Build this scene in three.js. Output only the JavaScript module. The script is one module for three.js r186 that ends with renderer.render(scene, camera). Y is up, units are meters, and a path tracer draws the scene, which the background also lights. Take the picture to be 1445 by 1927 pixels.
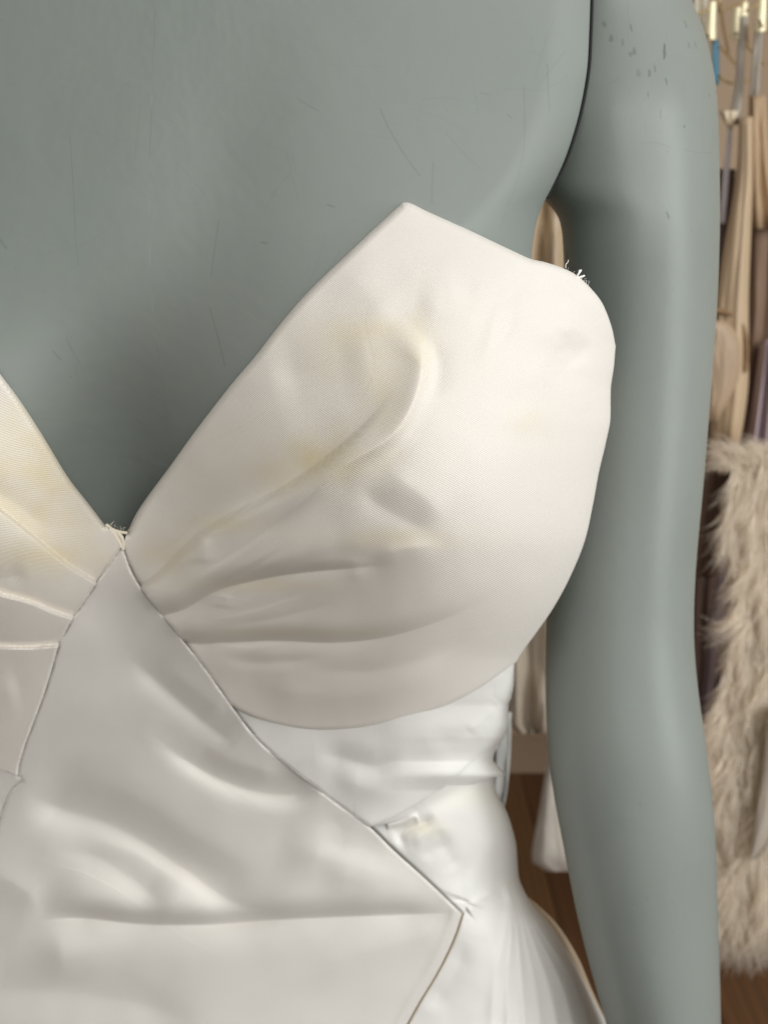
import * as THREE from 'three';
import { mergeGeometries } from 'three/addons/utils/BufferGeometryUtils.js';
import { ImprovedNoise } from 'three/addons/math/ImprovedNoise.js';

// ------------------------------------------------------------------ camera, light, exposure
const scene = new THREE.Scene();
const EYE = 1.30, PITCH = 20 * Math.PI / 180, F = 1512, CX = 722.5, CY = 963.5;   // lens in the photograph's pixels
const camera = new THREE.PerspectiveCamera(2 * Math.atan(CY / F) * 180 / Math.PI, 767 / 1024, 0.02, 30);
camera.position.set(0, EYE, 0);
camera.rotation.set(-PITCH, 0, 0);
camera.focus = 0.305;
camera.userData.fStop = 10;
scene.add(camera);
camera.updateMatrixWorld(true);

const renderer = new THREE.WebGLRenderer({ antialias: true });
renderer.setSize(767, 1024);
renderer.shadowMap.enabled = true;
renderer.toneMapping = THREE.LinearToneMapping;
renderer.toneMappingExposure = 1.04;

scene.background = new THREE.Color().setRGB(0.36, 0.352, 0.338);        // the dim room all round

function windowLight(x, y, z, tx, ty, tz, w, h, color, power) {
  const l = new THREE.RectAreaLight(color, power, w, h);
  l.position.set(x, y, z); l.lookAt(tx, ty, tz);
  scene.add(l);
  return l;
}
windowLight(1.75, 1.55, 0.05, 0.0, 1.12, -0.35, 0.6, 1.7, new THREE.Color().setRGB(0.95, 0.985, 1.0), 5.2);   // tall shop window on the right
windowLight(1.05, 2.15, 1.05, 0.0, 1.05, -0.35, 1.9, 1.5, new THREE.Color().setRGB(1.0, 0.995, 0.985), 2.9);   // broad window, further forward
windowLight(-1.5, 2.0, 0.25, -0.1, 1.1, -0.35, 0.8, 0.8, new THREE.Color().setRGB(1.0, 0.97, 0.93), 0.6);   // weaker light from the left of the shop

// ------------------------------------------------------------------ helpers
const cosP = Math.cos(PITCH), sinP = Math.sin(PITCH), noise = new ImprovedNoise();
let seed = 20240517;
const rnd = () => { seed = (seed * 1664525 + 1013904223) >>> 0; return seed / 4294967296; };
const clamp = (x, a, b) => Math.max(a, Math.min(b, x));
const smooth = (a, b, x) => { const t = clamp((x - a) / (b - a), 0, 1); return t * t * (3 - 2 * t); };
const lin = (hex) => new THREE.Color(hex);
const fbm = (x, y, z = 0) => noise.noise(x, y, z) + 0.5 * noise.noise(2 * x + 7.1, 2 * y, z) + 0.25 * noise.noise(4 * x, 4 * y + 3.3, z);

// point of the place seen in direction (px, py) at forward distance D from the camera's foot (metres along the ground)
function at(px, py, D, out = new THREE.Vector3()) {
  const u = (px - CX) / F, v = (py - CY) / F, d = D / (cosP - v * sinP);
  return out.set(u * d, EYE - d * (sinP + v * cosP), -D);
}
// monotone-ish smooth curve through [x, y] knots
function curve(knots) {
  const n = knots.length, m = [];
  for (let i = 0; i < n; i++) {
    const a = knots[Math.max(0, i - 1)], b = knots[Math.min(n - 1, i + 1)];
    m.push((b[1] - a[1]) / (b[0] - a[0]));
  }
  for (let i = 0; i < n - 1; i++) {
    const s = (knots[i + 1][1] - knots[i][1]) / (knots[i + 1][0] - knots[i][0]);
    if (s === 0) { m[i] = 0; m[i + 1] = 0; }
    else for (const k of [i, i + 1]) if (m[k] / s < 0) m[k] = 0; else if (m[k] / s > 3) m[k] = 3 * s;
  }
  return (x) => {
    if (x <= knots[0][0]) return knots[0][1];
    if (x >= knots[n - 1][0]) return knots[n - 1][1];
    let i = 0; while (x > knots[i + 1][0]) i++;
    const h = knots[i + 1][0] - knots[i][0], t = (x - knots[i][0]) / h, t2 = t * t, t3 = t2 * t;
    return (2 * t3 - 3 * t2 + 1) * knots[i][1] + (t3 - 2 * t2 + t) * h * m[i] + (-2 * t3 + 3 * t2) * knots[i + 1][1] + (t3 - t2) * h * m[i + 1];
  };
}
// dense smooth polyline through points
function spline(pts, step = 10) {
  if (pts.length < 3) return pts;
  const c = new THREE.CatmullRomCurve3(pts.map(([x, y]) => new THREE.Vector3(x, y, 0)), false, 'centripetal');
  return c.getSpacedPoints(Math.max(8, Math.round(c.getLength() / step))).map((p) => [p.x, p.y]);
}
function nearest(line, x, y) {               // distance, side (+ to the right of travel), share of length
  let best = 1e9, side = 1, t = 0;
  for (let i = 0; i < line.length - 1; i++) {
    const ax = line[i][0], ay = line[i][1], dx = line[i + 1][0] - ax, dy = line[i + 1][1] - ay;
    const k = clamp(((x - ax) * dx + (y - ay) * dy) / (dx * dx + dy * dy), 0, 1);
    const ex = x - ax - k * dx, ey = y - ay - k * dy, d = ex * ex + ey * ey;
    if (d < best) { best = d; side = dx * (y - ay) - dy * (x - ax); t = (i + k) / (line.length - 1); }
  }
  return [Math.sqrt(best), side >= 0 ? 1 : -1, t];
}
function nearestLong(line, x, y) {           // the same for finely divided lines: a coarse look, then a close one
  const n = line.length - 1; let best = 1e9, at = 0;
  for (let i = 0; i <= n; i += 6) { const d = (x - line[i][0]) ** 2 + (y - line[i][1]) ** 2; if (d < best) { best = d; at = i; } }
  return nearest(line.slice(Math.max(0, at - 8), Math.min(n, at + 8) + 1), x, y);
}
function inside(poly, x, y) {
  let r = false;
  for (let i = 0, j = poly.length - 1; i < poly.length; j = i++) {
    const [xi, yi] = poly[i], [xj, yj] = poly[j];
    if ((yi > y) !== (yj > y) && x < (xj - xi) * (y - yi) / (yj - yi) + xi) r = !r;
  }
  return r;
}
// a fold of the cloth: height (metres, towards the viewer's side of the cloth) beside a line; up/down are widths on its two sides
function fold(pts, up, down, height, fadeIn = 0, fadeOut = 0.3) {
  const line = spline(pts, 2), xs = line.map((p) => p[0]), ys = line.map((p) => p[1]), r = 2.6 * Math.max(up, down);
  return { line, up, down, height, fadeIn, fadeOut, box: [Math.min(...xs) - r, Math.min(...ys) - r, Math.max(...xs) + r, Math.max(...ys) + r] };
}
// a pleat: the cloth below the line lies over the cloth above it with a crisp lip
const pleat = (pts, up, down, height, fadeIn, fadeOut) => ({ ...fold(pts, up, down, height, fadeIn, fadeOut), lip: true });
// a tuck: the cloth above the line rolls over and under it, the cloth below goes on flat
const tuck = (pts, up, down, height, fadeIn, fadeOut) => ({ ...fold(pts, 2 * up, down, height, fadeIn, fadeOut), up, tuck: true });
function foldHeight(folds, x, y) {
  let h = 0;
  for (const f of folds) {
    if (x < f.box[0] || y < f.box[1] || x > f.box[2] || y > f.box[3]) continue;
    const [d, side] = nearestLong(f.line, x, y), [ax, ay] = f.line[0], [bx, by] = f.line[f.line.length - 1], t = clamp(((x - ax) * (bx - ax) + (y - ay) * (by - ay)) / ((bx - ax) ** 2 + (by - ay) ** 2), 0, 1), w = side > 0 ? f.down : f.tuck ? 2 * f.up : f.up, q = d / w;
    if (q > 2.6) continue;
    let k = Math.exp(-(q ** 1.6));
    if (f.tuck) k = side < 0 ? Math.exp(-((d / (2 * f.up)) ** 2)) * (1 - 1.8 * Math.exp(-((d / (0.5 * f.up)) ** 1.4))) : -0.8 * (1 - q / 2.6) ** 2.6;
    else if (f.lip && side < 0) k = d < 5 ? 1 - 1.9 * smooth(0, 5, d) : -0.9 * Math.exp(-(d - 5) / (0.55 * f.up));
    if (f.fadeIn) k *= smooth(0, f.fadeIn, t);
    if (f.fadeOut) k *= smooth(0, f.fadeOut, 1 - t);
    h += f.height * k;
  }
  return h;
}
const counts = new Map();
function named(o, name, parent) {
  const n = counts.get(name) ?? 0; counts.set(name, n + 1);
  o.name = n && parent === scene ? name + '_' + String(n).padStart(3, '0') : name;
  o.castShadow = o.receiveShadow = true;
  parent.add(o);
  return o;
}
const part = (name, geometry, material, parent) => named(new THREE.Mesh(geometry, material), name, parent);
function thing(name, label, category, group) {
  const o = named(new THREE.Group(), name, scene);
  o.userData = { label, category };
  if (group) o.userData.group = group;
  return o;
}
function structure(name, geometry, material) { const o = part(name, geometry, material, scene); o.userData.kind = 'structure'; return o; }
function tube(points, r, seg = 24, sides = 8) {
  return new THREE.TubeGeometry(new THREE.CatmullRomCurve3(points), seg, r, sides, false);
}
// move a group's base to a point while its children stay where they are
function rebase(g, p) { g.position.copy(p); for (const c of g.children) { c.position.sub(p); } }

// ------------------------------------------------------------------ body shape
const profile = curve([[-400, 0.392], [0, 0.362], [300, 0.338], [600, 0.322], [1000, 0.314], [1300, 0.332], [1500, 0.338], [1750, 0.328], [2100, 0.300]]);
const G = (x, y, cx, cy, sx, sy) => Math.exp(-0.5 * (((x - cx) / sx) ** 2 + ((y - cy) / sy) ** 2));
const sternum = spline([[470, 0], [430, 200], [385, 450], [320, 700], [245, 960], [215, 1200]], 40);
function bodyFront(px, py) {                  // forward distance of the front of the body
  const x = (px - 330) / 750;
  let D = profile(py) + 0.030 * x * x;
  D -= 0.050 * G(px, py, 810, 930, 265, py < 930 ? 330 : 290);
  D -= 0.046 * G(px, py, -240, 1000, 255, py < 1000 ? 330 : 240);
  const [d] = nearest(sternum, px, py);
  D += 0.0045 * Math.exp(-((d / 120) ** 2)) * smooth(-100, 400, py);
  D += 0.018 * G(px, py, 235, 950, 110, 190);
  return D;
}

// A body sheet: front from the left, then round an end cap to the back. s = [-1..0] is the front, [0..1] the cap; u = px on the front, going on past the outline behind.
function sheet({ rows, left, outline, capWidth, capDepth, capEnd = 2.6, step, front }) {
  const [y0, y1] = rows, ny = Math.round((y1 - y0) / step), maxFront = 2000;
  const ref = 1000, nf = Math.round((ref - left) / step), nc = Math.round(1.25 * 300 / step);
  const P = [], U = [];
  for (let j = 0; j <= ny; j++) {
    const py = y0 + (y1 - y0) * j / ny, ps = outline(py), w = capWidth(py), b = capDepth(py);
    for (let i = 0; i <= nf + nc; i++) {
      let px, add = 0, u;
      if (i <= nf) { px = u = left + (ps - w - left) * i / nf; }
      else {
        const a = capEnd * (i - nf) / nc;
        px = ps - w + w * Math.sin(a); add = b * (1 - Math.cos(a));
        u = a <= Math.PI / 2 ? px : ps + w * (a - Math.PI / 2);
      }
      P.push([px, py, add]); U.push(u);
    }
  }
  return { nx: nf + nc + 1, ny: ny + 1, P, U, front };
}
const axis = new THREE.Vector3(-0.085, 0, -0.43);
function clothUV(p) { const th = Math.atan2(p.x - axis.x, p.z - axis.z); return [th * 0.12, p.y]; }

// Cut a panel of cloth out of a sheet along its outline; the cut is interpolated, so edges are clean
function panel(grid, poly, depthAt, tint) {
  const { nx, ny, P, U } = grid, n = nx * ny, S = new Float32Array(n), xs = poly.map((p) => p[0]), ys = poly.map((p) => p[1]);
  const bx0 = Math.min(...xs) - 8, bx1 = Math.max(...xs) + 8, by0 = Math.min(...ys) - 8, by1 = Math.max(...ys) + 8;
  const closed = [...poly, poly[0]], cell = 48, cols = new Map();
  // near lookup of outline segments
  const segs = [];
  for (let i = 0; i < closed.length - 1; i++) segs.push([closed[i], closed[i + 1]]);
  const key = (a, b) => a * 4096 + b;
  for (const s of segs) {
    const L = Math.hypot(s[1][0] - s[0][0], s[1][1] - s[0][1]), k = Math.max(1, Math.ceil(L / (cell / 2)));
    for (let q = 0; q <= k; q++) {
      const cx = Math.floor((s[0][0] + (s[1][0] - s[0][0]) * q / k) / cell), cy = Math.floor((s[0][1] + (s[1][1] - s[0][1]) * q / k) / cell);
      for (let a = -1; a <= 1; a++) for (let b = -1; b <= 1; b++) {
        const kk = key(cx + a + 1000, cy + b + 1000);
        if (!cols.has(kk)) cols.set(kk, new Set());
        cols.get(kk).add(s);
      }
    }
  }
  const edgeDistance = (x, y) => {
    const set = cols.get(key(Math.floor(x / cell) + 1000, Math.floor(y / cell) + 1000));
    let best = 40;
    if (set) for (const s of set) { const d = nearest(s, x, y)[0]; if (d < best) best = d; }
    return best;
  };
  for (let k = 0; k < n; k++) {
    const x = U[k], y = P[k][1];
    if (x < bx0 || x > bx1 || y < by0 || y > by1) { S[k] = 40; continue; }
    S[k] = (inside(poly, x, y) ? -1 : 1) * edgeDistance(x, y);
  }
  const index = new Int32Array(n).fill(-1), pos = [], uv = [], col = [], tri = [], cuts = new Map(), p3 = new THREE.Vector3();
  const add = (px, py, cap, u, e) => {
    const D = depthAt(px, py, u, -e) + cap;
    at(px, py, D, p3);
    pos.push(p3.x, p3.y, p3.z); uv.push(...clothUV(p3));
    const c = tint ? tint(u, py) : [1, 1, 1]; col.push(...c);
    return pos.length / 3 - 1;
  };
  const vert = (k) => index[k] >= 0 ? index[k] : (index[k] = add(P[k][0], P[k][1], P[k][2], U[k], Math.min(S[k], 0)));
  const cut = (a, b) => {
    const kk = a < b ? a * n + b : b * n + a;
    if (cuts.has(kk)) return cuts.get(kk);
    const t = S[a] / (S[a] - S[b]), m = (x, y) => x + (y - x) * t;
    const v = add(m(P[a][0], P[b][0]), m(P[a][1], P[b][1]), m(P[a][2], P[b][2]), m(U[a], U[b]), 0);
    cuts.set(kk, v); return v;
  };
  const face = (a, b, c) => {
    const A = S[a] < 0, B = S[b] < 0, C = S[c] < 0, k = A + B + C;
    if (k === 3) tri.push(vert(a), vert(b), vert(c));
    else if (k) {
      let [p, q, r] = [a, b, c];
      if (k === 1) { if (B) [p, q, r] = [b, c, a]; else if (C) [p, q, r] = [c, a, b]; tri.push(vert(p), cut(p, q), cut(p, r)); }
      else { if (!B) [p, q, r] = [b, c, a]; else if (!C) [p, q, r] = [c, a, b]; const x = cut(q, p), y = cut(r, p); tri.push(x, vert(q), vert(r), x, vert(r), y); }
    }
  };
  for (let j = 0; j < ny - 1; j++) for (let i = 0; i < nx - 1; i++) {
    const k = j * nx + i;
    if (grid.falling) { face(k, k + nx, k + nx + 1); face(k, k + nx + 1, k + 1); }   // split the cells along the run of the folds
    else { face(k, k + nx, k + 1); face(k + 1, k + nx, k + nx + 1); }
  }
  const g = new THREE.BufferGeometry();
  g.setAttribute('position', new THREE.Float32BufferAttribute(pos, 3));
  g.setAttribute('uv', new THREE.Float32BufferAttribute(uv, 2));
  g.setAttribute('color', new THREE.Float32BufferAttribute(col, 3));
  g.setIndex(tri);
  g.computeVertexNormals();
  return g;
}
// a closed round solid from rings of points
function loft(rings, capEnds = true) {
  const n = rings[0].length, pos = [], uv = [], tri = [];
  rings.forEach((r, j) => r.forEach((p, i) => { pos.push(p.x, p.y, p.z); uv.push(i / n, j / (rings.length - 1)); }));
  for (let j = 0; j < rings.length - 1; j++) for (let i = 0; i < n; i++) {
    const a = j * n + i, b = j * n + (i + 1) % n;
    tri.push(a, a + n, b, b, a + n, b + n);
  }
  if (capEnds) for (const j of [0, rings.length - 1]) {
    const c = rings[j].reduce((s, p) => s.add(p), new THREE.Vector3()).divideScalar(n), k = pos.length / 3;
    pos.push(c.x, c.y, c.z); uv.push(0.5, j ? 1 : 0);
    for (let i = 0; i < n; i++) { const a = j * n + i, b = j * n + (i + 1) % n; j ? tri.push(a, k, b) : tri.push(b, k, a); }
  }
  const g = new THREE.BufferGeometry();
  g.setAttribute('position', new THREE.Float32BufferAttribute(pos, 3));
  g.setAttribute('uv', new THREE.Float32BufferAttribute(uv, 2));
  g.setIndex(tri); g.computeVertexNormals();
  return g;
}
function canvasTexture(w, h, draw, srgb = true) {
  const c = document.createElement('canvas'); c.width = w; c.height = h;
  draw(c.getContext('2d'), w, h);
  const t = new THREE.CanvasTexture(c);
  if (srgb) t.colorSpace = THREE.SRGBColorSpace;
  t.wrapS = t.wrapT = THREE.RepeatWrapping;
  return t;
}
function dataTexture(n, fn, srgb = true) {
  const d = new Uint8Array(n * n * 4);
  for (let y = 0; y < n; y++) for (let x = 0; x < n; x++) {
    const v = fn(x / n, y / n), k = 4 * (y * n + x);
    for (let q = 0; q < 3; q++) d[k + q] = clamp(Math.round(255 * (Array.isArray(v) ? v[q] : v)), 0, 255);
    d[k + 3] = 255;
  }
  const t = new THREE.DataTexture(d, n, n);
  if (srgb) t.colorSpace = THREE.SRGBColorSpace;
  t.magFilter = THREE.LinearFilter; t.minFilter = THREE.LinearMipmapLinearFilter; t.generateMipmaps = true;
  t.wrapS = t.wrapT = THREE.RepeatWrapping; t.needsUpdate = true;
  return t;
}

// ------------------------------------------------------------------ the room: floor, wall
const woodMap = dataTexture(256, (x, y) => {
  const g = 0.5 + 0.5 * Math.sin(2 * Math.PI * (6 * x + 0.6 * Math.sin(2 * Math.PI * y) + 0.8 * fbm(4 * x, 1.3 * y)));
  const f = 0.88 + 0.12 * g; return [f, f * 0.985, f * 0.96];
});
const floorBase = new THREE.MeshStandardMaterial({ color: lin('#3a2412'), roughness: 0.8 });
const floor = structure('floor', new THREE.PlaneGeometry(7, 6).rotateX(-Math.PI / 2), floorBase);
floor.position.set(0, 0, -0.4);
const plankTones = ['#64452a', '#5a3c22', '#6b4d2f', '#604326'].map((c) => new THREE.MeshStandardMaterial({ color: lin(c), map: woodMap, roughness: 0.5 }));
const plankShape = new THREE.BoxGeometry(0.118, 0.01, 1.9);
for (let k = 0; k < 18; k++) {
  const p = part('plank', plankShape, plankTones[(k * 7 + (k >> 1)) % 4], floor);
  p.position.set(-0.2 + 0.12 * k, 0.006, -0.4);
}
const wallMap = dataTexture(128, (x, y) => 0.95 + 0.05 * fbm(5 * x, 5 * y, 2.2));
const wall = structure('wall', new THREE.BoxGeometry(5, 2.7, 0.1), new THREE.MeshStandardMaterial({ color: lin('#b29a80'), map: wallMap, roughness: 0.9 }));
wall.position.set(0.4, 1.35, -1.72);
const skirting = part('skirting_board', new THREE.BoxGeometry(5, 0.11, 0.02), new THREE.MeshStandardMaterial({ color: lin('#a08a74'), roughness: 0.6 }), wall);
skirting.position.set(0, -1.35 + 0.056, 0.06);

// ------------------------------------------------------------------ mannequin
const scuffs = [];        // [kind, points in view, width, darkness]
const mannequin = thing('mannequin', 'grey green shop mannequin torso and arm wearing the ivory satin dress', 'mannequin');

const torsoOutline = curve([[-400, 1120], [-100, 1112], [0, 1110], [60, 1108], [130, 1104], [200, 1092], [250, 1079], [300, 1062], [350, 1039], [375, 1026], [400, 1015], [440, 1005], [490, 1000], [800, 1000], [1250, 900], [1500, 850], [2100, 930]]);
const torsoCap = curve([[-400, 0.026], [60, 0.028], [250, 0.034], [380, 0.050], [600, 0.075], [2100, 0.08]]);
const torsoGrid = sheet({
  rows: [-400, 2250], left: -950, outline: torsoOutline, step: 9, capEnd: 3.0,
  capWidth: curve([[-400, 75], [60, 80], [250, 95], [380, 120], [600, 240], [2100, 240]]),
  capDepth: torsoCap,
});
const torsoPoly = [[-940, -390], [3000, -390], [3000, 2240], [-940, 2240]];
const underDress = [[-900, -300], [0, 702], [198, 988], [235, 1006], [400, 769], [560, 571], [757, 381], [1000, 488], [1160, 645], [3000, 700], [3000, 2300], [-900, 2300]];
const torsoShape = panel(torsoGrid, torsoPoly, (x, y) => bodyFront(x, y) + 0.022 * G(x, y, 225, 985, 120, 200) + (inside(underDress, x, y) ? 0.016 * smooth(6, 60, nearest(underDress, x, y)[0]) : 0));

// marks on the shell are drawn in the shell's own wrap-round coordinates
const TU0 = -0.16, TU1 = 0.30, TV0 = 0.9, TV1 = 1.5;   // torso: turn x 0.12 m, height
const tw = 1600, th = 2048;
function markPainter(ctx, toPixel) {
  return (pts, width, alpha, light = false) => {
    const q = pts.map(toPixel);
    ctx.strokeStyle = light ? `rgba(225,235,230,${alpha})` : `rgba(52,58,54,${alpha * 0.23})`; ctx.lineWidth = width * 0.7; ctx.lineCap = 'round';
    ctx.beginPath(); ctx.moveTo(...q[0]);
    if (q.length === 2) ctx.lineTo(...q[1]);
    else for (let i = 1; i < q.length - 1; i++) ctx.quadraticCurveTo(q[i][0], q[i][1], i === q.length - 2 ? q[i + 1][0] : (q[i][0] + q[i + 1][0]) / 2, i === q.length - 2 ? q[i + 1][1] : (q[i][1] + q[i + 1][1]) / 2);
    ctx.stroke();
  };
}
const shellTone = '#898f89';
const torsoMap = canvasTexture(tw, th, (ctx) => {
  ctx.fillStyle = '#ffffff'; ctx.fillRect(0, 0, tw, th);
  // soft uneven paint
  for (let k = 0; k < 260; k++) {
    const x = rnd() * tw, y = rnd() * th, r = 60 + 200 * rnd(), g = ctx.createRadialGradient(x, y, 0, x, y, r), d = rnd() < 0.5;
    g.addColorStop(0, d ? 'rgba(226,228,222,0.10)' : 'rgba(244,252,255,0.10)'); g.addColorStop(1, 'rgba(240,240,240,0)');
    ctx.fillStyle = g; ctx.fillRect(x - r, y - r, 2 * r, 2 * r);
  }
  const toPixel = ([px, py]) => { const [u, v] = clothUV(at(px, py, bodyFront(px, py))); return [(u - TU0) / (TU1 - TU0) * tw, (1 - (v - TV0) / (TV1 - TV0)) * th]; };
  const mark = markPainter(ctx, toPixel);
  mark([[715, 205], [745, 275], [790, 330]], 2.2, 0.42); mark([[560, 185], [580, 200], [600, 208]], 2.2, 0.45);
  mark([[132, 255], [140, 330], [142, 440]], 2.2, 0.32); mark([[140, 440], [146, 500]], 1.8, 0.26); mark([[265, 195], [258, 250], [255, 300]], 2, 0.2);
  mark([[617, 386], [628, 389]], 3.2, 0.55); mark([[492, 456], [503, 458]], 3, 0.5); mark([[0, 450], [12, 468]], 2.5, 0.5);
  mark([[412, 415], [402, 480], [398, 520]], 2.4, 0.35); mark([[395, 580], [410, 630], [424, 690]], 2.4, 0.38);
  mark([[840, 250], [880, 300], [905, 318]], 1.8, 0.24); mark([[815, 305], [812, 385]], 2, 0.26); mark([[1030, 120], [1033, 175], [1048, 210]], 2, 0.35);
  mark([[1022, 148], [1060, 110], [1085, 95]], 1.6, 0.25); mark([[985, 160], [990, 290], [982, 430]], 1.8, 0.25); mark([[540, 290], [560, 370]], 1.6, 0.2);
  mark([[500, 395], [520, 350], [545, 330]], 1.6, 0.2); mark([[330, 300], [390, 370]], 1.5, 0.2); mark([[430, 550], [490, 600]], 1.5, 0.2);
  mark([[110, 640], [125, 690]], 2, 0.3); mark([[440, 215], [520, 280]], 1.4, 0.16); mark([[20, 430], [60, 450], [120, 465]], 1.4, 0.16);
  mark([[210, 320], [290, 380]], 1.4, 0.18); mark([[640, 470], [620, 520], [560, 560]], 1.5, 0.2); mark([[225, 800], [262, 840]], 1.6, 0.26);
  mark([[905, 175], [922, 178]], 2.4, 0.35); mark([[955, 215], [962, 222]], 2.6, 0.4); mark([[83, 664], [93, 682]], 2.4, 0.45);
  for (let k = 0; k < 130; k++) {
    const x = 1050 * rnd(), y = 900 * rnd(), a = rnd() * 6.3, l = 15 + 70 * rnd(), b = a + rnd() - 0.5;
    mark([[x, y], [x + l * Math.cos(a), y + l * Math.sin(a)], [x + l * Math.cos(a) + l * Math.cos(b), y + l * Math.sin(a) + l * Math.sin(b)]], 0.8 + rnd(), 0.05 + 0.11 * rnd(), rnd() < 0.3);
  }
  for (let k = 0; k < 60; k++) { const x = 1050 * rnd(), y = 950 * rnd(); mark([[x, y], [x + 3 * rnd(), y + 4 * rnd()]], 1 + 1.5 * rnd(), 0.15 + 0.2 * rnd()); }
});
const shellRough = dataTexture(256, (x, y) => 0.84 + 0.12 * fbm(6 * x, 6 * y, 4.4) + 0.05 * noise.noise(40 * x, 40 * y, 1), false);
const shellBump = dataTexture(256, (x, y) => 0.5 + 0.3 * fbm(5 * x, 5 * y, 9.1) + 0.1 * noise.noise(34 * x, 34 * y, 5), false);
const torsoPaint = new THREE.MeshPhysicalMaterial({ color: lin(shellTone), map: torsoMap, roughness: 0.66, roughnessMap: shellRough, specularIntensity: 0.6, bumpMap: shellBump, bumpScale: 0.0005 });
shellBump.repeat.set(3, 4);
{
  const uv = torsoShape.getAttribute('uv');
  for (let k = 0; k < uv.count; k++) uv.setXY(k, (uv.getX(k) - TU0) / (TU1 - TU0), (uv.getY(k) - TV0) / (TV1 - TV0));
}
part('torso', torsoShape, torsoPaint, mannequin);

// dark gap of the shoulder joint, just behind the torso's edge
{
  const pts = [];
  for (let py = -380; py <= 372; py += 16) {
    const ps = torsoOutline(py);
    pts.push(at(ps + 2.5 - 2 * smooth(280, 372, py), py, bodyFront(ps, py) + torsoCap(py) + 0.0025));
  }
  part('shoulder_joint', tube(pts, 0.0010, 90, 8), new THREE.MeshStandardMaterial({ color: 0x0a0a0a, roughness: 0.8 }), mannequin);
}
// arm
const armL = curve([[-400, 1010], [0, 1010], [250, 995], [340, 1002], [362, 1012], [380, 1027], [395, 1041], [412, 1051], [440, 1057], [500, 1060], [650, 1056], [1000, 1036], [1150, 1028], [1300, 1026], [1450, 1035], [1600, 1061], [1750, 1092], [1927, 1140], [2100, 1190]]);
const armR = curve([[-400, 1150], [-150, 1235], [0, 1301], [60, 1325], [150, 1345], [250, 1352], [400, 1354], [550, 1350], [700, 1340], [900, 1324], [1040, 1311], [1120, 1306], [1180, 1305], [1280, 1311], [1420, 1330], [1550, 1344], [1700, 1350], [1927, 1356], [2100, 1358]]);
const armD = curve([[-400, 0.492], [0, 0.474], [200, 0.452], [320, 0.446], [500, 0.442], [700, 0.442], [1150, 0.425], [1500, 0.392], [1927, 0.360], [2100, 0.350]]);
const armB = curve([[-400, 0.05], [0, 0.050], [380, 0.046], [1150, 0.040], [1927, 0.034], [2100, 0.033]]);
const AN = 120, armRings = [], armRows = [];
for (let py = 2300; py >= -400; py -= 10) armRows.push(py);
const armPoint = (py, a, out) => { const l = armL(py), r = armR(py), c = (l + r) / 2, h = (r - l) / 2; return at(c + h * Math.sin(a), py, armD(py) - armB(py) * Math.cos(a), out); };
for (const py of armRows) {
  const ring = [];
  for (let i = 0; i < AN; i++) ring.push(armPoint(py, 2 * Math.PI * i / AN - Math.PI));
  armRings.push(ring);
}
const armShape = loft(armRings);
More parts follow.
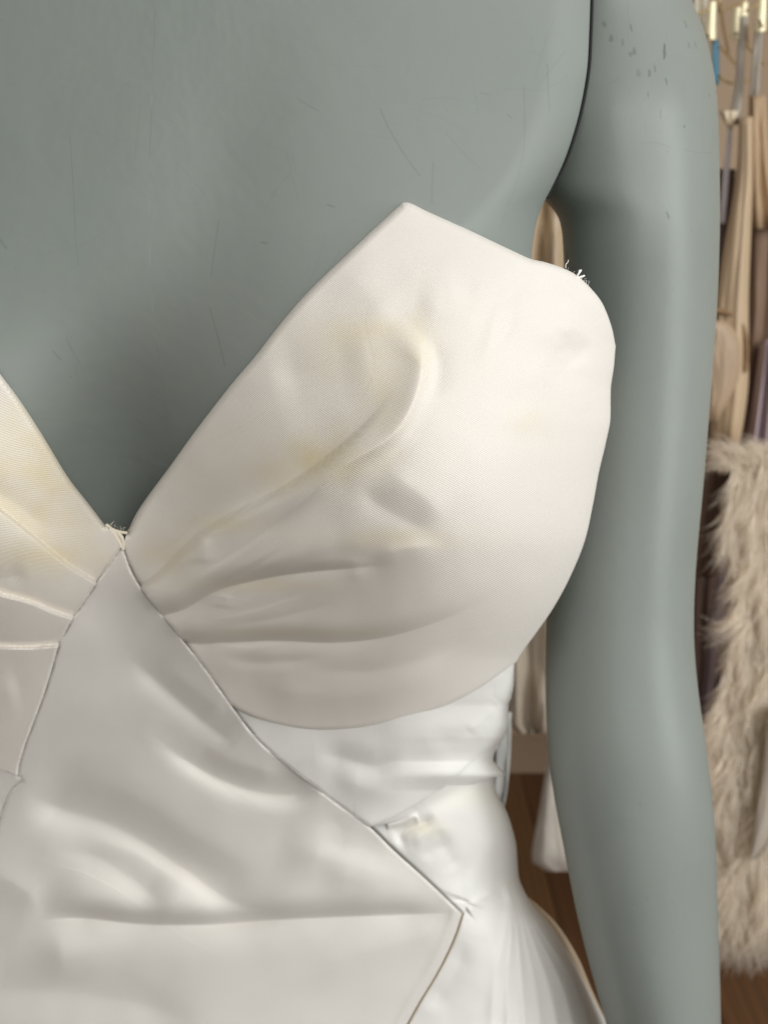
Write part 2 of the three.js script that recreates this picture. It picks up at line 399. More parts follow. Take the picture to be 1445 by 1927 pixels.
const armMap = canvasTexture(1024, 2048, (ctx, w, h) => {
  ctx.fillStyle = '#ffffff'; ctx.fillRect(0, 0, w, h);
  for (let k = 0; k < 200; k++) {
    const x = rnd() * w, y = rnd() * h, r = 40 + 130 * rnd(), g = ctx.createRadialGradient(x, y, 0, x, y, r), d = rnd() < 0.5;
    g.addColorStop(0, d ? 'rgba(222,226,220,0.12)' : 'rgba(242,250,252,0.12)'); g.addColorStop(1, 'rgba(240,240,240,0)');
    ctx.fillStyle = g; ctx.fillRect(x - r, y - r, 2 * r, 2 * r);
  }
  const toPixel = ([px, py]) => {
    const l = armL(py), r = armR(py), a = Math.asin(clamp((px - (l + r) / 2) / ((r - l) / 2), -1, 1));
    return [(a + Math.PI) / (2 * Math.PI) * w, (1 - (2300 - py) / 2700) * h];
  };
  const mark = markPainter(ctx, toPixel);
  const blot = (px, py, rx, ry, turn, a) => {
    const [x, y] = toPixel([px, py]), n = 14, k0 = rnd() * 9;
    ctx.save(); ctx.translate(x, y); ctx.rotate(turn); ctx.fillStyle = `rgba(84,90,87,${0.62 * a})`; ctx.beginPath();
    for (let i = 0; i <= n; i++) { const t = 2 * Math.PI * i / n, q = 0.75 + 0.55 * noise.noise(1.6 * Math.cos(t) + k0, 1.6 * Math.sin(t), k0); ctx.lineTo(rx * q * Math.cos(t), ry * q * Math.sin(t)); }
    ctx.fill(); ctx.restore();
  };
  blot(1250, 98, 4.5, 16, 0.25, 0.5); blot(1149, 72, 6, 7, 0.5, 0.3); blot(1136, 46, 6, 5, 0.3, 0.28); blot(1187, 53, 3, 8, 0.1, 0.35); blot(1193, 97, 5, 8, 0.3, 0.3); blot(1186, 102, 4, 4, 0, 0.3);
  blot(1221, 138, 4, 7, 0.2, 0.35); blot(1232, 130, 3, 7, 0, 0.3); blot(1201, 138, 6, 8, 0.2, 0.2); blot(1253, 153, 2.5, 8, -0.2, 0.4); blot(1287, 238, 3.4, 2.8, 0, 0.5); blot(1308, 85, 3, 8, -0.2, 0.3); blot(1295, 85, 3, 8, 0, 0.26); blot(1289, 45, 5, 8, 0, 0.25);
  blot(1256, 405, 4, 8, -0.1, 0.35); blot(1334, 180, 3, 4, 0, 0.35); blot(1171, 80, 3, 8, 0, 0.26); blot(1219, 178, 2, 6, 0, 0.28); blot(1242, 215, 2, 10, 0, 0.22);
  blot(1067, 479, 4.5, 11, 0, 0.95);
  mark([[1205, 270], [1230, 263], [1262, 278]], 1.6, 0.35); mark([[1285, 281], [1310, 290], [1340, 287]], 1.6, 0.35); mark([[1180, 0], [1180, 70]], 1.6, 0.3); mark([[1145, 158], [1165, 148]], 1.8, 0.25); mark([[1110, 160], [1125, 172]], 1.6, 0.3);
  mark([[1318, 220], [1317, 234]], 1.4, 0.3); mark([[1324, 220], [1323, 236]], 1.4, 0.3); mark([[1334, 218], [1332, 245], [1328, 258]], 1.2, 0.3);
  for (const [x, y, l] of [[1265, 541, 5], [1264, 1696, 5], [1264, 1751, 4], [1210, 1823, 6], [1133, 1820, 6], [1203, 1510, 6], [1190, 1700, 4], [1340, 1900, 7], [1216, 1690, 3], [1262, 1100, 5], [1240, 825, 8], [1300, 430, 4], [1112, 1720, 4]]) mark([[x, y], [x + 1, y + l]], 2.6, 0.45);
  mark([[1255, 284], [1257, 286]], 3, 0.9, true); mark([[1208, 1718], [1210, 1720]], 3, 0.7, true); mark([[1272, 735], [1273, 737]], 2.6, 0.7, true);
  mark([[1075, 1568], [1130, 1575], [1190, 1560]], 1.3, 0.2); mark([[1150, 1548], [1190, 1540]], 1.2, 0.18);
  for (let k = 0; k < 120; k++) { const x = 1070 + 280 * rnd(), y = k < 60 ? 260 * rnd() : 1900 * rnd(); mark([[x, y], [x + 4 * rnd() - 2, y + 12 * rnd()]], 1 + 1.6 * rnd(), 0.08 + 0.16 * rnd()); }
  for (let k = 0; k < 30; k++) { const x = 1080 + 260 * rnd(), y = 1900 * rnd(), a = rnd() * 6; mark([[x, y], [x + 30 * Math.cos(a), y + 40 * Math.sin(a)]], 0.9, 0.12, rnd() < 0.4); }
});
const armPaint = torsoPaint.clone(); armPaint.map = armMap; armPaint.roughness = 0.42; armPaint.bumpScale = 0.00012;
part('arm', armShape, armPaint, mannequin);

// ------------------------------------------------------------------ dress
const dress = thing('wedding_dress', 'ivory satin dress with pleated cups and diagonal seams on the mannequin', 'dress');
const twill = dataTexture(512, (x, y) => {
  const a = Math.sin(2 * Math.PI * (40 * x + 40 * y)), b = Math.sin(2 * Math.PI * 40 * (x - y));
  return 0.5 + 0.22 * a + 0.14 * a * b + 0.12 * (rnd() - 0.5);
}, false);
twill.repeat.set(30, 30);                      // one tile is 33 mm of cloth
const grain = dataTexture(256, (x, y) => { const f = 0.95 + 0.035 * Math.sin(2 * Math.PI * (20 * x + 20 * y)) + 0.05 * (rnd() - 0.5); return [f, f, f]; });
grain.repeat.set(60, 60);
function satin(hex, rough = 0.42, bump = 0.00016) {
  return new THREE.MeshPhysicalMaterial({ color: lin(hex), vertexColors: true, map: grain, bumpMap: twill, bumpScale: bump, roughness: rough + 0.10, specularIntensity: 0.6, sheen: 0.15, sheenColor: new THREE.Color(1, 0.98, 0.94), sheenRoughness: 0.5, side: THREE.DoubleSide });
}
const cupSatin = satin('#f1ebe2', 0.42), bodySatin = satin('#f0ebe3', 0.42, 0.0003), skirtSatin = satin('#f3f1eb', 0.42);

const STEP = 2.1;
// outline on the right, per layer
const cupOutline = curve([[340, 1172], [560, 1172], [600, 1166], [640, 1159], [665, 1156.5], [690, 1154.5], [735, 1148.5], [785, 1148], [830, 1140], [890, 1126], [950, 1115], [1020, 1099], [1090, 1070], [1145, 1040], [1190, 1009], [1240, 974], [1300, 950], [1400, 900]]);
const bandOutline = curve([[1150, 990], [1240, 969], [1262, 967], [1290, 966], [1312, 962], [1330, 956], [1360, 956], [1385, 950], [1400, 940], [1418, 930], [1430, 928], [1442, 938], [1452, 948], [1459, 951], [1466, 945], [1476, 930], [1490, 915], [1600, 900]]);
const skirtOutline = curve([[1400, 930], [1470, 930], [1490, 934], [1530, 954], [1560, 964], [1590, 971], [1650, 976], [1672, 984], [1700, 1000], [1740, 1034], [1800, 1072], [1880, 1116], [1927, 1141], [2060, 1210], [2200, 1280]]);
const cupGrid = sheet({ rows: [60, 1480], left: -600, outline: cupOutline, step: STEP, capEnd: 2.4, capWidth: curve([[340, 240], [700, 250], [1000, 260], [1240, 250], [1400, 230]]), capDepth: curve([[340, 0.036], [700, 0.042], [1000, 0.048], [1240, 0.055]]) });
const bandGrid = sheet({ rows: [1230, 1600], left: 350, outline: bandOutline, step: STEP, capEnd: 2.2, capWidth: () => 230, capDepth: () => 0.070 });
const skirtGrid = sheet({ rows: [1440, 2200], left: 420, outline: skirtOutline, step: STEP, capEnd: 2.3, capWidth: curve([[1440, 200], [1700, 200], [1927, 260], [2060, 280]]), capDepth: curve([[1440, 0.065], [1700, 0.06], [2060, 0.09]]) });
const frontGrid = sheet({ rows: [1010, 2200], left: -600, outline: () => 1100, step: STEP, capEnd: 0.6, capWidth: () => 150, capDepth: () => 0.04 });

frontGrid.falling = true;
const seamR = spline([[232, 1031], [238, 1050], [250, 1080], [265, 1105], [290, 1138], [318, 1172], [347, 1208], [385, 1256], [430, 1320], [480, 1386], [520, 1424], [570, 1464], [630, 1509], [695, 1556], [740, 1600], [800, 1654], [868, 1719]], 8);
const seamL = spline([[228, 1033], [205, 1065], [181, 1099], [160, 1131], [137, 1165], [122, 1193], [110, 1218], [98, 1260], [85, 1302], [65, 1357], [48, 1402], [38, 1436], [34, 1460]], 8);
const pipe = spline([[868, 1719], [858, 1752], [842, 1790], [818, 1836], [790, 1882], [765, 1927], [690, 2060], [610, 2230]], 8);
const neckR = spline([[239, 1003], [258, 964], [285, 925], [320, 878], [360, 822], [400, 769], [440, 718], [480, 671], [520, 619], [560, 571], [600, 529], [640, 491], [700, 434], [752, 386]], 10);
const topR = spline([[757, 381], [768, 381], [800, 396], [880, 432], [960, 470], [1000, 488], [1020, 492], [1060, 505], [1085, 518], [1105, 536], [1130, 566], [1143, 594], [1152, 622], [1158, 652], [1175, 700], [1240, 745]], 10);
const neckL = spline([[-480, 118], [-300, 330], [-100, 570], [0, 702], [40, 756], [80, 818], [130, 900], [165, 945], [198, 988]], 10);
const cupHem = spline([[438, 1330], [465, 1345], [500, 1358], [560, 1371], [640, 1373], [740, 1359], [830, 1331], [900, 1296], [970, 1246]], 10);
const bandHem = spline([[697, 1556], [735, 1548], [770, 1535], [830, 1503], [880, 1481], [925, 1464], [950, 1459]], 10);
const bandEdge = spline([[697, 1556], [740, 1540], [800, 1505], [850, 1470], [890, 1432], [925, 1404], [960, 1380]], 10);
const seamLow = spline([[34, 1460], [44, 1467], [22, 1487], [9, 1515], [0, 1545], [-40, 1640], [-120, 1800], [-330, 2120]], 8);

const cut = (line, f) => line.filter(f);
const cupPoly = [...neckR, ...topR, [3000, 760], [3000, 1246], ...[...cupHem].reverse(), ...cut(seamR, (p) => p[1] < 1328).reverse()];
const leftCupPoly = [...neckL, [214, 1004], ...seamL, [18, 1452], [0, 1447], [-100, 1420], [-300, 1400], [-590, 1360], [-590, 240]];
const centrePoly = [...seamR, ...pipe.slice(1), [-590, 2230], [-590, 2150], ...[...seamLow].reverse(), ...[...seamL].reverse()].map((p) => [...p]);
for (const p of centrePoly) p[1] = Math.min(p[1], 2190);
const sidePoly = [...seamLow, [-590, 2130], [-590, 1362], [-300, 1394], [-100, 1414], [0, 1441], [18, 1446]];
const bandPoly = [...cut(seamR, (p) => p[1] > 1290 && p[1] < 1556), ...bandEdge, [3000, 1380], [3000, 1240], [930, 1240], [880, 1275], [740, 1330], [600, 1340], [480, 1330]];
const flapPoly = [[700, 1554], ...bandHem.slice(1), [3000, 1462], [3000, 1360], [960, 1360], [890, 1412], [850, 1450], [800, 1485], [740, 1522], [715, 1540]];
const skirtPoly = [...cut(seamR, (p) => p[1] > 1530), ...pipe.slice(1).filter((p) => p[1] < 2185), [632, 2188], [3000, 2188], [3000, 1444], [900, 1446], [800, 1490], [690, 1535]];

// folds: [points, width above, width below, height] (lines run left to right)
const cupFolds = [
  fold([[262, 1101], [300, 1074], [340, 1034], [377, 999], [450, 955], [530, 915], [600, 868], [690, 790], [745, 725]], 52, 10, -0.0062, 0, 0.35),
  fold([[290, 1108], [350, 1056], [400, 1010], [470, 975], [560, 930], [640, 872]], 22, 50, 0.0022, 0, 0.3),
  fold([[500, 995], [580, 935], [651, 875], [742, 814], [781, 745], [793, 676], [777, 606]], 34, 15, 0.0050, 0.35, 0.12),
  fold([[300, 1000], [380, 905], [480, 800], [580, 720], [680, 660]], 60, 70, -0.0012, 0.2, 0.3),
  fold([[812, 760], [824, 690], [810, 620]], 22, 22, -0.0014, 0.3, 0.4),
  tuck([[300, 1160], [340, 1150], [400, 1117], [432, 1105], [514, 1086], [587, 1076], [660, 1070], [760, 1062]], 38, 20, 0.0046, 0, 0.45),
  fold([[330, 1120], [400, 1085], [480, 1064], [570, 1052], [640, 1035]], 30, 30, 0.0012, 0, 0.3),
  fold([[664, 1046], [668, 1066], [672, 1100]], 18, 15, 0.0006, 0.3, 0.4),
  fold([[500, 1066], [570, 1052], [635, 1042], [670, 1042], [720, 1050]], 22, 16, -0.0012, 0.4, 0.4),
  fold([[700, 1055], [735, 1040], [790, 1030], [850, 1030]], 16, 30, 0.0014, 0.3, 0.5),
  tuck([[347, 1210], [380, 1212], [420, 1209], [520, 1206], [640, 1209], [740, 1196], [850, 1160], [950, 1110]], 36, 20, 0.0040, 0, 0.5),
  fold([[380, 1190], [460, 1184], [560, 1183], [660, 1183], [740, 1168]], 20, 16, 0.0004, 0, 0.4),
  fold([[668, 902], [700, 940], [755, 975], [826, 1005]], 30, 24, -0.0012, 0.3, 0.35),
  fold([[720, 880], [790, 930], [850, 985]], 30, 30, 0.0010, 0.3, 0.3),
  fold([[780, 560], [850, 590], [930, 590]], 40, 34, 0.0014, 0.3, 0.3),
  fold([[840, 530], [900, 565], [960, 560], [1010, 520]], 24, 30, -0.0012, 0.3, 0.3),
  fold([[960, 760], [1010, 700], [1050, 640], [1075, 580]], 40, 40, 0.0012, 0.3, 0.3),
  fold([[1030, 720], [1070, 690], [1110, 640]], 20, 24, -0.0012, 0.3, 0.3),
  fold([[620, 480], [700, 560], [740, 620]], 50, 40, 0.0010, 0.4, 0.3),
  fold([[500, 700], [590, 700], [690, 660]], 50, 60, -0.0016, 0.3, 0.3),
  fold([[379, 1066], [384, 1035], [379, 1004]], 24, 16, 0.0010, 0.3, 0.3),
  fold([[418, 1146], [426, 1128], [422, 1116]], 20, 16, 0.0006, 0.3, 0.3),
  fold([[470, 1285], [620, 1310], [760, 1290], [880, 1240]], 40, 40, 0.0022, 0.2, 0.3),
  fold([[560, 1260], [700, 1262], [820, 1230], [930, 1160]], 20, 18, -0.0010, 0.3, 0.3),
];
for (let k = 0; k < 16; k++) {                // small creases running out of the gathers
  const t = k / 15, x0 = 285 + 110 * t + 60 * rnd(), y0 = 1060 + 190 * t + 12 * (rnd() - 0.5), a = -0.72 + 0.70 * t + 0.12 * (rnd() - 0.5), l = 90 + 160 * rnd(), w = 6 + 9 * rnd();
  cupFolds.push(fold([[x0, y0], [x0 + 0.5 * l * Math.cos(a), y0 + 0.5 * l * Math.sin(a) + 6], [x0 + l * Math.cos(a), y0 + l * Math.sin(a)]], w, w * 1.4, (rnd() < 0.5 ? -1 : 1) * (0.0004 + 0.0005 * rnd()), 0.3, 0.4));
}
for (let k = 0; k < 12; k++) {                // slack at the side of the cup
  const x0 = 900 + 210 * rnd(), y0 = 520 + 190 * rnd(), a = 1.1 + 1.3 * rnd(), l = 50 + 90 * rnd(), w = 12 + 14 * rnd();
  cupFolds.push(fold([[x0, y0], [x0 + 0.5 * l * Math.cos(a) + 8, y0 + 0.5 * l * Math.sin(a)], [x0 + l * Math.cos(a), y0 + l * Math.sin(a)]], w, w * 1.3, (rnd() < 0.5 ? -1 : 1) * (0.0005 + 0.0006 * rnd()), 0.4, 0.4));
}
const leftFolds = [
  pleat([[-120, 890], [-40, 935], [0, 962], [60, 1010], [120, 1060], [182, 1100]], 36, 70, 0.0024, 0, 0),
  fold([[-120, 890], [0, 930], [60, 970], [120, 1020]], 30, 24, -0.0016, 0, 0.3),
  pleat([[-120, 1080], [0, 1120], [60, 1136], [100, 1153], [139, 1166]], 30, 50, 0.0022, 0, 0),
  pleat([[-120, 1215], [0, 1220], [60, 1221], [112, 1217]], 30, 60, 0.0022, 0, 0),
  fold([[-60, 1310], [0, 1300], [40, 1290]], 30, 40, 0.0016, 0, 0.3),
  fold([[-60, 1110], [20, 1085], [60, 1082]], 20, 20, -0.0012, 0, 0.3),
];
const centreFolds = [
  fold([[235, 1225], [300, 1285], [370, 1345], [446, 1405]], 48, 22, -0.0040, 0.3, 0.15),
  fold([[300, 1250], [370, 1300], [430, 1345]], 30, 30, 0.0016, 0.3, 0.2),
  fold([[270, 1372], [350, 1428], [430, 1472], [500, 1492], [560, 1494], [612, 1488]], 56, 20, -0.0056, 0.35, 0.15),
  fold([[380, 1405], [460, 1440], [540, 1462]], 24, 26, 0.0020, 0.3, 0.3),
  
  fold([[40, 1488], [120, 1522], [200, 1546], [270, 1582], [345, 1632], [430, 1690], [540, 1730]], 66, 40, -0.0072, 0.15, 0.25),
  fold([[120, 1440], [260, 1500], [400, 1590], [520, 1650]], 60, 50, 0.0024, 0.35, 0.35),
  fold([[80, 1600], [180, 1612], [250, 1655], [325, 1716]], 50, 40, -0.0034, 0.35, 0.25),
  fold([[140, 1575], [240, 1600], [330, 1655], [410, 1710]], 30, 30, 0.0016, 0.35, 0.3),
  tuck([[70, 1736], [110, 1729], [160, 1728], [260, 1739], [400, 1740], [520, 1731], [700, 1723], [866, 1718]], 44, 30, 0.0050, 0.12, 0.15),
  fold([[100, 1700], [260, 1712], [420, 1722], [560, 1714], [700, 1700], [830, 1705]], 50, 20, 0.0008, 0.2, 0.1),
  fold([[520, 1580], [600, 1610], [700, 1640], [790, 1670]], 60, 60, 0.0036, 0.3, 0.3),
  fold([[590, 1575], [640, 1592], [700, 1600], [740, 1612]], 34, 30, -0.0016, 0.4, 0.4),
  fold([[600, 1640], [660, 1650], [740, 1660]], 40, 40, 0.0014, 0.4, 0.4),
  fold([[600, 1520], [640, 1560], [650, 1590]], 30, 30, -0.0010, 0.4, 0.4),
  fold([[-40, 1862], [110, 1866], [240, 1885], [330, 1915], [380, 1960]], 44, 60, -0.0026, 0.1, 0.3),
  fold([[108, 1738], [116, 1790], [122, 1860]], 64, 40, 0.0028, 0.5, 0.5),
  fold([[560, 1850], [660, 1800], [760, 1770], [850, 1740]], 40, 40, 0.0014, 0.3, 0.2),
  fold([[-60, 1640], [0, 1650], [60, 1690], [80, 1740]], 40, 40, 0.0024, 0, 0.3),
  fold([[140, 1130], [190, 1250], [160, 1400]], 60, 60, 0.0015, 0.3, 0.3),
];
const bandFolds = [
  fold([[590, 1420], [640, 1425], [700, 1440], [760, 1430]], 24, 24, -0.0022, 0.3, 0.3),
  fold([[620, 1460], [720, 1490], [800, 1480]], 30, 30, 0.0016, 0.3, 0.3),
  fold([[800, 1400], [860, 1390], [910, 1360], [935, 1330]], 24, 26, -0.0020, 0.3, 0.2),
  fold([[880, 1380], [915, 1350], [940, 1320]], 14, 18, 0.0016, 0.2, 0.1),
  
  fold([[940, 1350], [925, 1310], [935, 1275]], 12, 12, -0.0020, 0.3, 0.3),
];
const skirtFolds = [
  fold([[724, 1554], [758, 1547], [780, 1537], [790, 1542]], 5, 6, 0.0018, 0.1, 0.1),
  fold([[744, 1592], [758, 1566], [792, 1550], [820, 1532]], 11, 14, -0.0026, 0.2, 0.3),
  fold([[775, 1595], [800, 1572], [830, 1560], [870, 1555]], 18, 24, 0.0009, 0.2, 0.3),
  fold([[790, 1620], [820, 1590], [840, 1560]], 18, 20, -0.0010, 0.3, 0.3),
  fold([[879, 1702], [884, 1670], [901, 1629], [941, 1559], [955, 1530]], 34, 26, 0.0024, 0.05, 0.4),
  fold([[874, 1700], [866, 1650], [880, 1600]], 16, 20, -0.0014, 0.05, 0.4),
  fold([[880, 1716], [905, 1690], [940, 1672]], 8, 12, 0.0020, 0.05, 0.4),
  fold([[860, 1640], [840, 1600], [820, 1580]], 20, 20, -0.0014, 0.3, 0.3),
  fold([[882, 1728], [905, 1740], [925, 1790], [930, 1927]], 22, 30, 0.0012, 0.2, 0.3),
  fold([[800, 1905], [850, 1840], [880, 1770]], 24, 24, -0.0018, 0.3, 0.3),
];
for (let k = 0; k < 8; k++) {                 // gathers that fan out over the hip
  const x0 = 950 + 3 * k, x1 = 930 + 26 * k, w = 5 + 3.5 * rnd();
  skirtFolds.push(fold([[x0, 1640 + 16 * rnd()], [x0 + (x1 - x0) * 0.30 + 8, 1740], [x1, 1860], [x1 + (x1 - x0) * 0.35, 2000]], w, w * 1.3, 0.0012 + 0.0010 * rnd(), 0.12, 0));
}
const roll = (e, w, depth) => e >= w ? 0 : depth * (1 - Math.sqrt(Math.max(0, 1 - (1 - e / w) ** 2)));
const groove = (d, w, depth) => d > 3 * w ? 0 : depth * Math.exp(-((d / w) ** 2));
const pull = (y) => 0.7 + 0.14 * Math.sin(0.62 * y) + 0.22 * Math.sin(0.17 * y + 1.3);   // each stitch draws the seam in a little
const soft = (x, y, s, a) => a * (noise.noise(x / s, y / s, 0.7) + 0.3 * noise.noise(2.3 * x / s + 4, 2.3 * y / s, 0.2));
const lines = (list, x, y) => { let d = 1e9; for (const l of list) d = Math.min(d, nearest(l, x, y)[0]); return d; };
const nearBox = (l, m) => { const xs = l.map((p) => p[0]), ys = l.map((p) => p[1]); return [Math.min(...xs) - m, Math.min(...ys) - m, Math.max(...xs) + m, Math.max(...ys) + m]; };
const seams = [seamR, seamL, pipe, seamLow].map((l) => ({ l, b: nearBox(l, 30) }));
function seamDistance(x, y, only) {
  let d = 1e9;
  for (const k of only) { const s = seams[k]; if (x > s.b[0] && x < s.b[2] && y > s.b[1] && y < s.b[3]) d = Math.min(d, nearest(s.l, x, y)[0]); }
  return d;
}
const topEdge = [...neckR, ...topR], topBox = nearBox(topEdge, 24), hemBox = nearBox(cupHem, 30), neckLBox = nearBox(neckL, 24), bandBox = nearBox(bandHem, 30), edgeBox = nearBox(bandEdge, 30);
const within = (b, x, y) => x > b[0] && x < b[2] && y > b[1] && y < b[3];

const creamShadeTint = (list) => (x, y) => {  // yellow patches: the cloth's own cream, plus warm light and shade painted into creases
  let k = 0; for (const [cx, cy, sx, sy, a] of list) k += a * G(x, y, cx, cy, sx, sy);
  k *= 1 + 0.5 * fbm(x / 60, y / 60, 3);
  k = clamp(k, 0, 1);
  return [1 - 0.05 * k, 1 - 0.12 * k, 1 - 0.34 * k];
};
function cupDepth(x, y, u, e) {
  let D = bodyFront(x, y) - 0.0052;
  D += 0.003 * smooth(1230, 1372, y);        // the cup turns in under the bust
  D -= foldHeight(cupFolds, x, y) + soft(x, y, 130, 0.0007);
  if (within(topBox, u, y)) D += roll(nearest(topEdge, u, y)[0], 15, 0.0052);
  if (within(hemBox, u, y)) D += roll(nearest(cupHem, u, y)[0], 9, 0.0018);
  return D + groove(seamDistance(u, y, [0]), 2.8, 0.0010 * pull(y));
}
const rightCup = part('cup', panel(cupGrid, cupPoly, cupDepth, creamShadeTint([[670, 665, 110, 55, 0.3], [600, 830, 130, 45, 0.22], [430, 985, 60, 14, 0.5], [620, 860, 60, 24, 0.45], [720, 750, 30, 40, 0.35], [740, 1015, 110, 18, 0.4], [700, 625, 60, 22, 0.3], [560, 900, 120, 30, 0.3], [320, 1040, 50, 30, 0.35], [500, 1100, 100, 12, 0.4], [560, 1190, 150, 10, 0.35], [790, 640, 14, 50, 0.3], [1000, 800, 30, 20, 0.25]])), cupSatin, dress);  // warm glow through the cup and shade above its creases, painted in as tint
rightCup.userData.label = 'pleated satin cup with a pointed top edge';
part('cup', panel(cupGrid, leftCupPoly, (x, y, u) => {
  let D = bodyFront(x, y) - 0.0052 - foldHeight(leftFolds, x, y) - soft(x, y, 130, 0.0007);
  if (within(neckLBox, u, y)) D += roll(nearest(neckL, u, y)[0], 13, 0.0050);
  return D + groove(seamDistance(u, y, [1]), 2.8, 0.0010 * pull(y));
}, creamShadeTint([[60, 900, 90, 120, 0.7], [120, 1050, 80, 20, 0.3]])), cupSatin, dress);
part('front_panel', panel(frontGrid, centrePoly, (x, y, u) => {
  let D = bodyFront(x, y) - 0.0045 - foldHeight(centreFolds, x, y) - soft(x, y, 150, 0.0009);
  D += groove(seamDistance(u, y, [0, 1, 3]), 2.8, 0.0010 * pull(y));
  return D + groove(seamDistance(u, y, [2]), 4, 0.0012) - 0.0006 * Math.exp(-(((seamDistance(u, y, [2]) - 14) / 9) ** 2));
}), bodySatin, dress);
part('side_panel', panel(frontGrid, sidePoly, (x, y, u) => bodyFront(x, y) - 0.0040 + soft(x, y, 100, 0.001) + groove(seamDistance(u, y, [1, 3]), 2.8, 0.0010 * pull(y))), bodySatin, dress);
part('waist_band', panel(bandGrid, bandPoly, (x, y, u) => {
  let D = bodyFront(x, y) - 0.0046 - foldHeight(bandFolds, x, y) - soft(x, y, 120, 0.0012);
  D += 0.0044 * (1 - smooth(1350, 1440, y + 0.12 * Math.max(0, x - 600)));
  if (within(edgeBox, u, y)) D += roll(nearest(bandEdge, u, y)[0], 8, 0.0012) - 0.0012 * Math.exp(-((nearest(bandEdge, u, y)[0] / 30) ** 2));
  return D + groove(seamDistance(u, y, [0]), 2.8, 0.0010 * pull(y));
}), skirtSatin, dress);
part('waist_flap', panel(bandGrid, flapPoly, (x, y, u) => {
  let D = bodyFront(x, y) - 0.0028 - soft(x, y, 90, 0.0006);
  if (within(bandBox, u, y)) D += roll(nearest(bandHem, u, y)[0], 8, 0.0012);
  return D;
}), skirtSatin, dress);
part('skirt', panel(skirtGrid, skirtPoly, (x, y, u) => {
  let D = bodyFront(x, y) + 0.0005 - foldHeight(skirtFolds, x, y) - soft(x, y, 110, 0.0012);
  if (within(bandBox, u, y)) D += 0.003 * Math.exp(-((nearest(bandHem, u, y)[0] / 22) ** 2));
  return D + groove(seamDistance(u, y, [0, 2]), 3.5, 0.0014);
}, creamShadeTint([[800, 1560, 26, 12, 0.5], [900, 1500, 60, 20, 0.2]])), skirtSatin, dress);  // warm shade of the tuck and under the flap, painted as yellow tint

// the lining shows as a pale tan edge behind the skirt
const underOutline = curve([[1600, 960], [1680, 984], [1700, 1008], [1740, 1048], [1800, 1086], [1860, 1112], [1927, 1143], [2060, 1213], [2200, 1283]]);
const underGrid = sheet({ rows: [1620, 2190], left: 800, outline: underOutline, step: 5, capEnd: 2.0, capWidth: curve([[1440, 200], [1700, 200], [1927, 260], [2060, 280]]), capDepth: () => 0.06 });
part('underskirt', panel(underGrid, [[810, 1630], [3000, 1630], [3000, 2180], [810, 2180]], (x, y) => bodyFront(x, y) + 0.022 + soft(x, y, 40, 0.002)), satin('#d8c3a6', 0.5), dress);

// small sewn details
const threadTan = new THREE.MeshStandardMaterial({ color: lin('#cdb899'), roughness: 0.8 });
const threadWhite = new THREE.MeshStandardMaterial({ color: lin('#f4f1ea'), roughness: 0.8 });
part('piping', tube(pipe.filter((p, i) => i % 2 === 0 && p[1] < 2180).map(([x, y]) => at(x + 4, y, bodyFront(x + 4, y) - 0.0024)), 0.00045, 60, 8), threadTan, dress);
{
  const fray = [], p = (x, y, lift = 0.004) => at(x, y, bodyFront(x, y) - lift);
  fray.push(tube([p(200, 987), p(212, 996), p(226, 1001), p(240, 1003)], 0.0007, 16, 6));
  fray.push(tube([p(206, 994, 0.0044), p(218, 1010, 0.0044), p(230, 1030, 0.0046)], 0.0009, 12, 6), tube([p(222, 1002, 0.0042), p(231, 1014, 0.0045), p(232, 1034, 0.0045)], 0.0008, 12, 6), tube([p(214, 998), p(226, 1012), p(233, 1024)], 0.0009, 12, 6));
  for (let k = 0; k < 12; k++) {
    const x = 198 + 42 * rnd(), y = 985 + (x - 198) * 0.42, a = -0.6 - 1.9 * rnd(), l = 5 + 9 * rnd();
    fray.push(tube([p(x, y), p(x + 0.5 * l * Math.cos(a), y + 0.5 * l * Math.sin(a), 0.005), p(x + l * Math.cos(a) + 2 * rnd(), y + l * Math.sin(a) * 0.8, 0.005)], 0.00006, 5, 4));
  }
  part('frayed_facing', mergeGeometries(fray), new THREE.MeshStandardMaterial({ color: lin('#ece3d0'), roughness: 0.9 }), dress);
}
{
  const q = (x, y) => {
    const yy = Math.max(y, 496 + 0.66 * Math.max(0, x - 1040)), ps = cupOutline(yy), w = 245, sn = clamp((x - ps + w) / w, 0, 0.98);
    return at(x, y, bodyFront(x, yy) - 0.002 + 0.040 * (1 - Math.sqrt(1 - sn * sn)));
  };
  const th = [tube([q(1083, 525), q(1087, 517), q(1091, 511), q(1093, 508)], 0.00042, 10, 6), tube([q(1085, 524), q(1092, 521), q(1099, 519)], 0.00042, 10, 6), tube([q(1086, 520), q(1089, 512), q(1090, 508)], 0.00036, 8, 6), tube([q(1064, 504), q(1064, 498), q(1068, 493), q(1069, 489)], 0.00018, 10, 5)];
  for (let k = 0; k < 10; k++) { const x = 1066 + 42 * rnd(), y = 508 + (x - 1066) * 0.66; th.push(tube([q(x, y + 3), q(x + 3 * rnd(), y - 3 - 3 * rnd()), q(x + 7 * rnd() - 1, y - 3 - 4 * rnd())], 0.00005, 5, 4)); }
  part('loose_thread', mergeGeometries(th), threadWhite, dress);
}

// ------------------------------------------------------------------ background clothes on their hangers
const weave = dataTexture(128, (x, y) => 0.93 + 0.07 * fbm(8 * x, 3 * y, 6));
const cloth = (hex, rough = 0.6) => new THREE.MeshPhysicalMaterial({ color: lin(hex), map: weave, roughness: rough, sheen: 0.2, sheenRoughness: 0.5, side: THREE.DoubleSide });
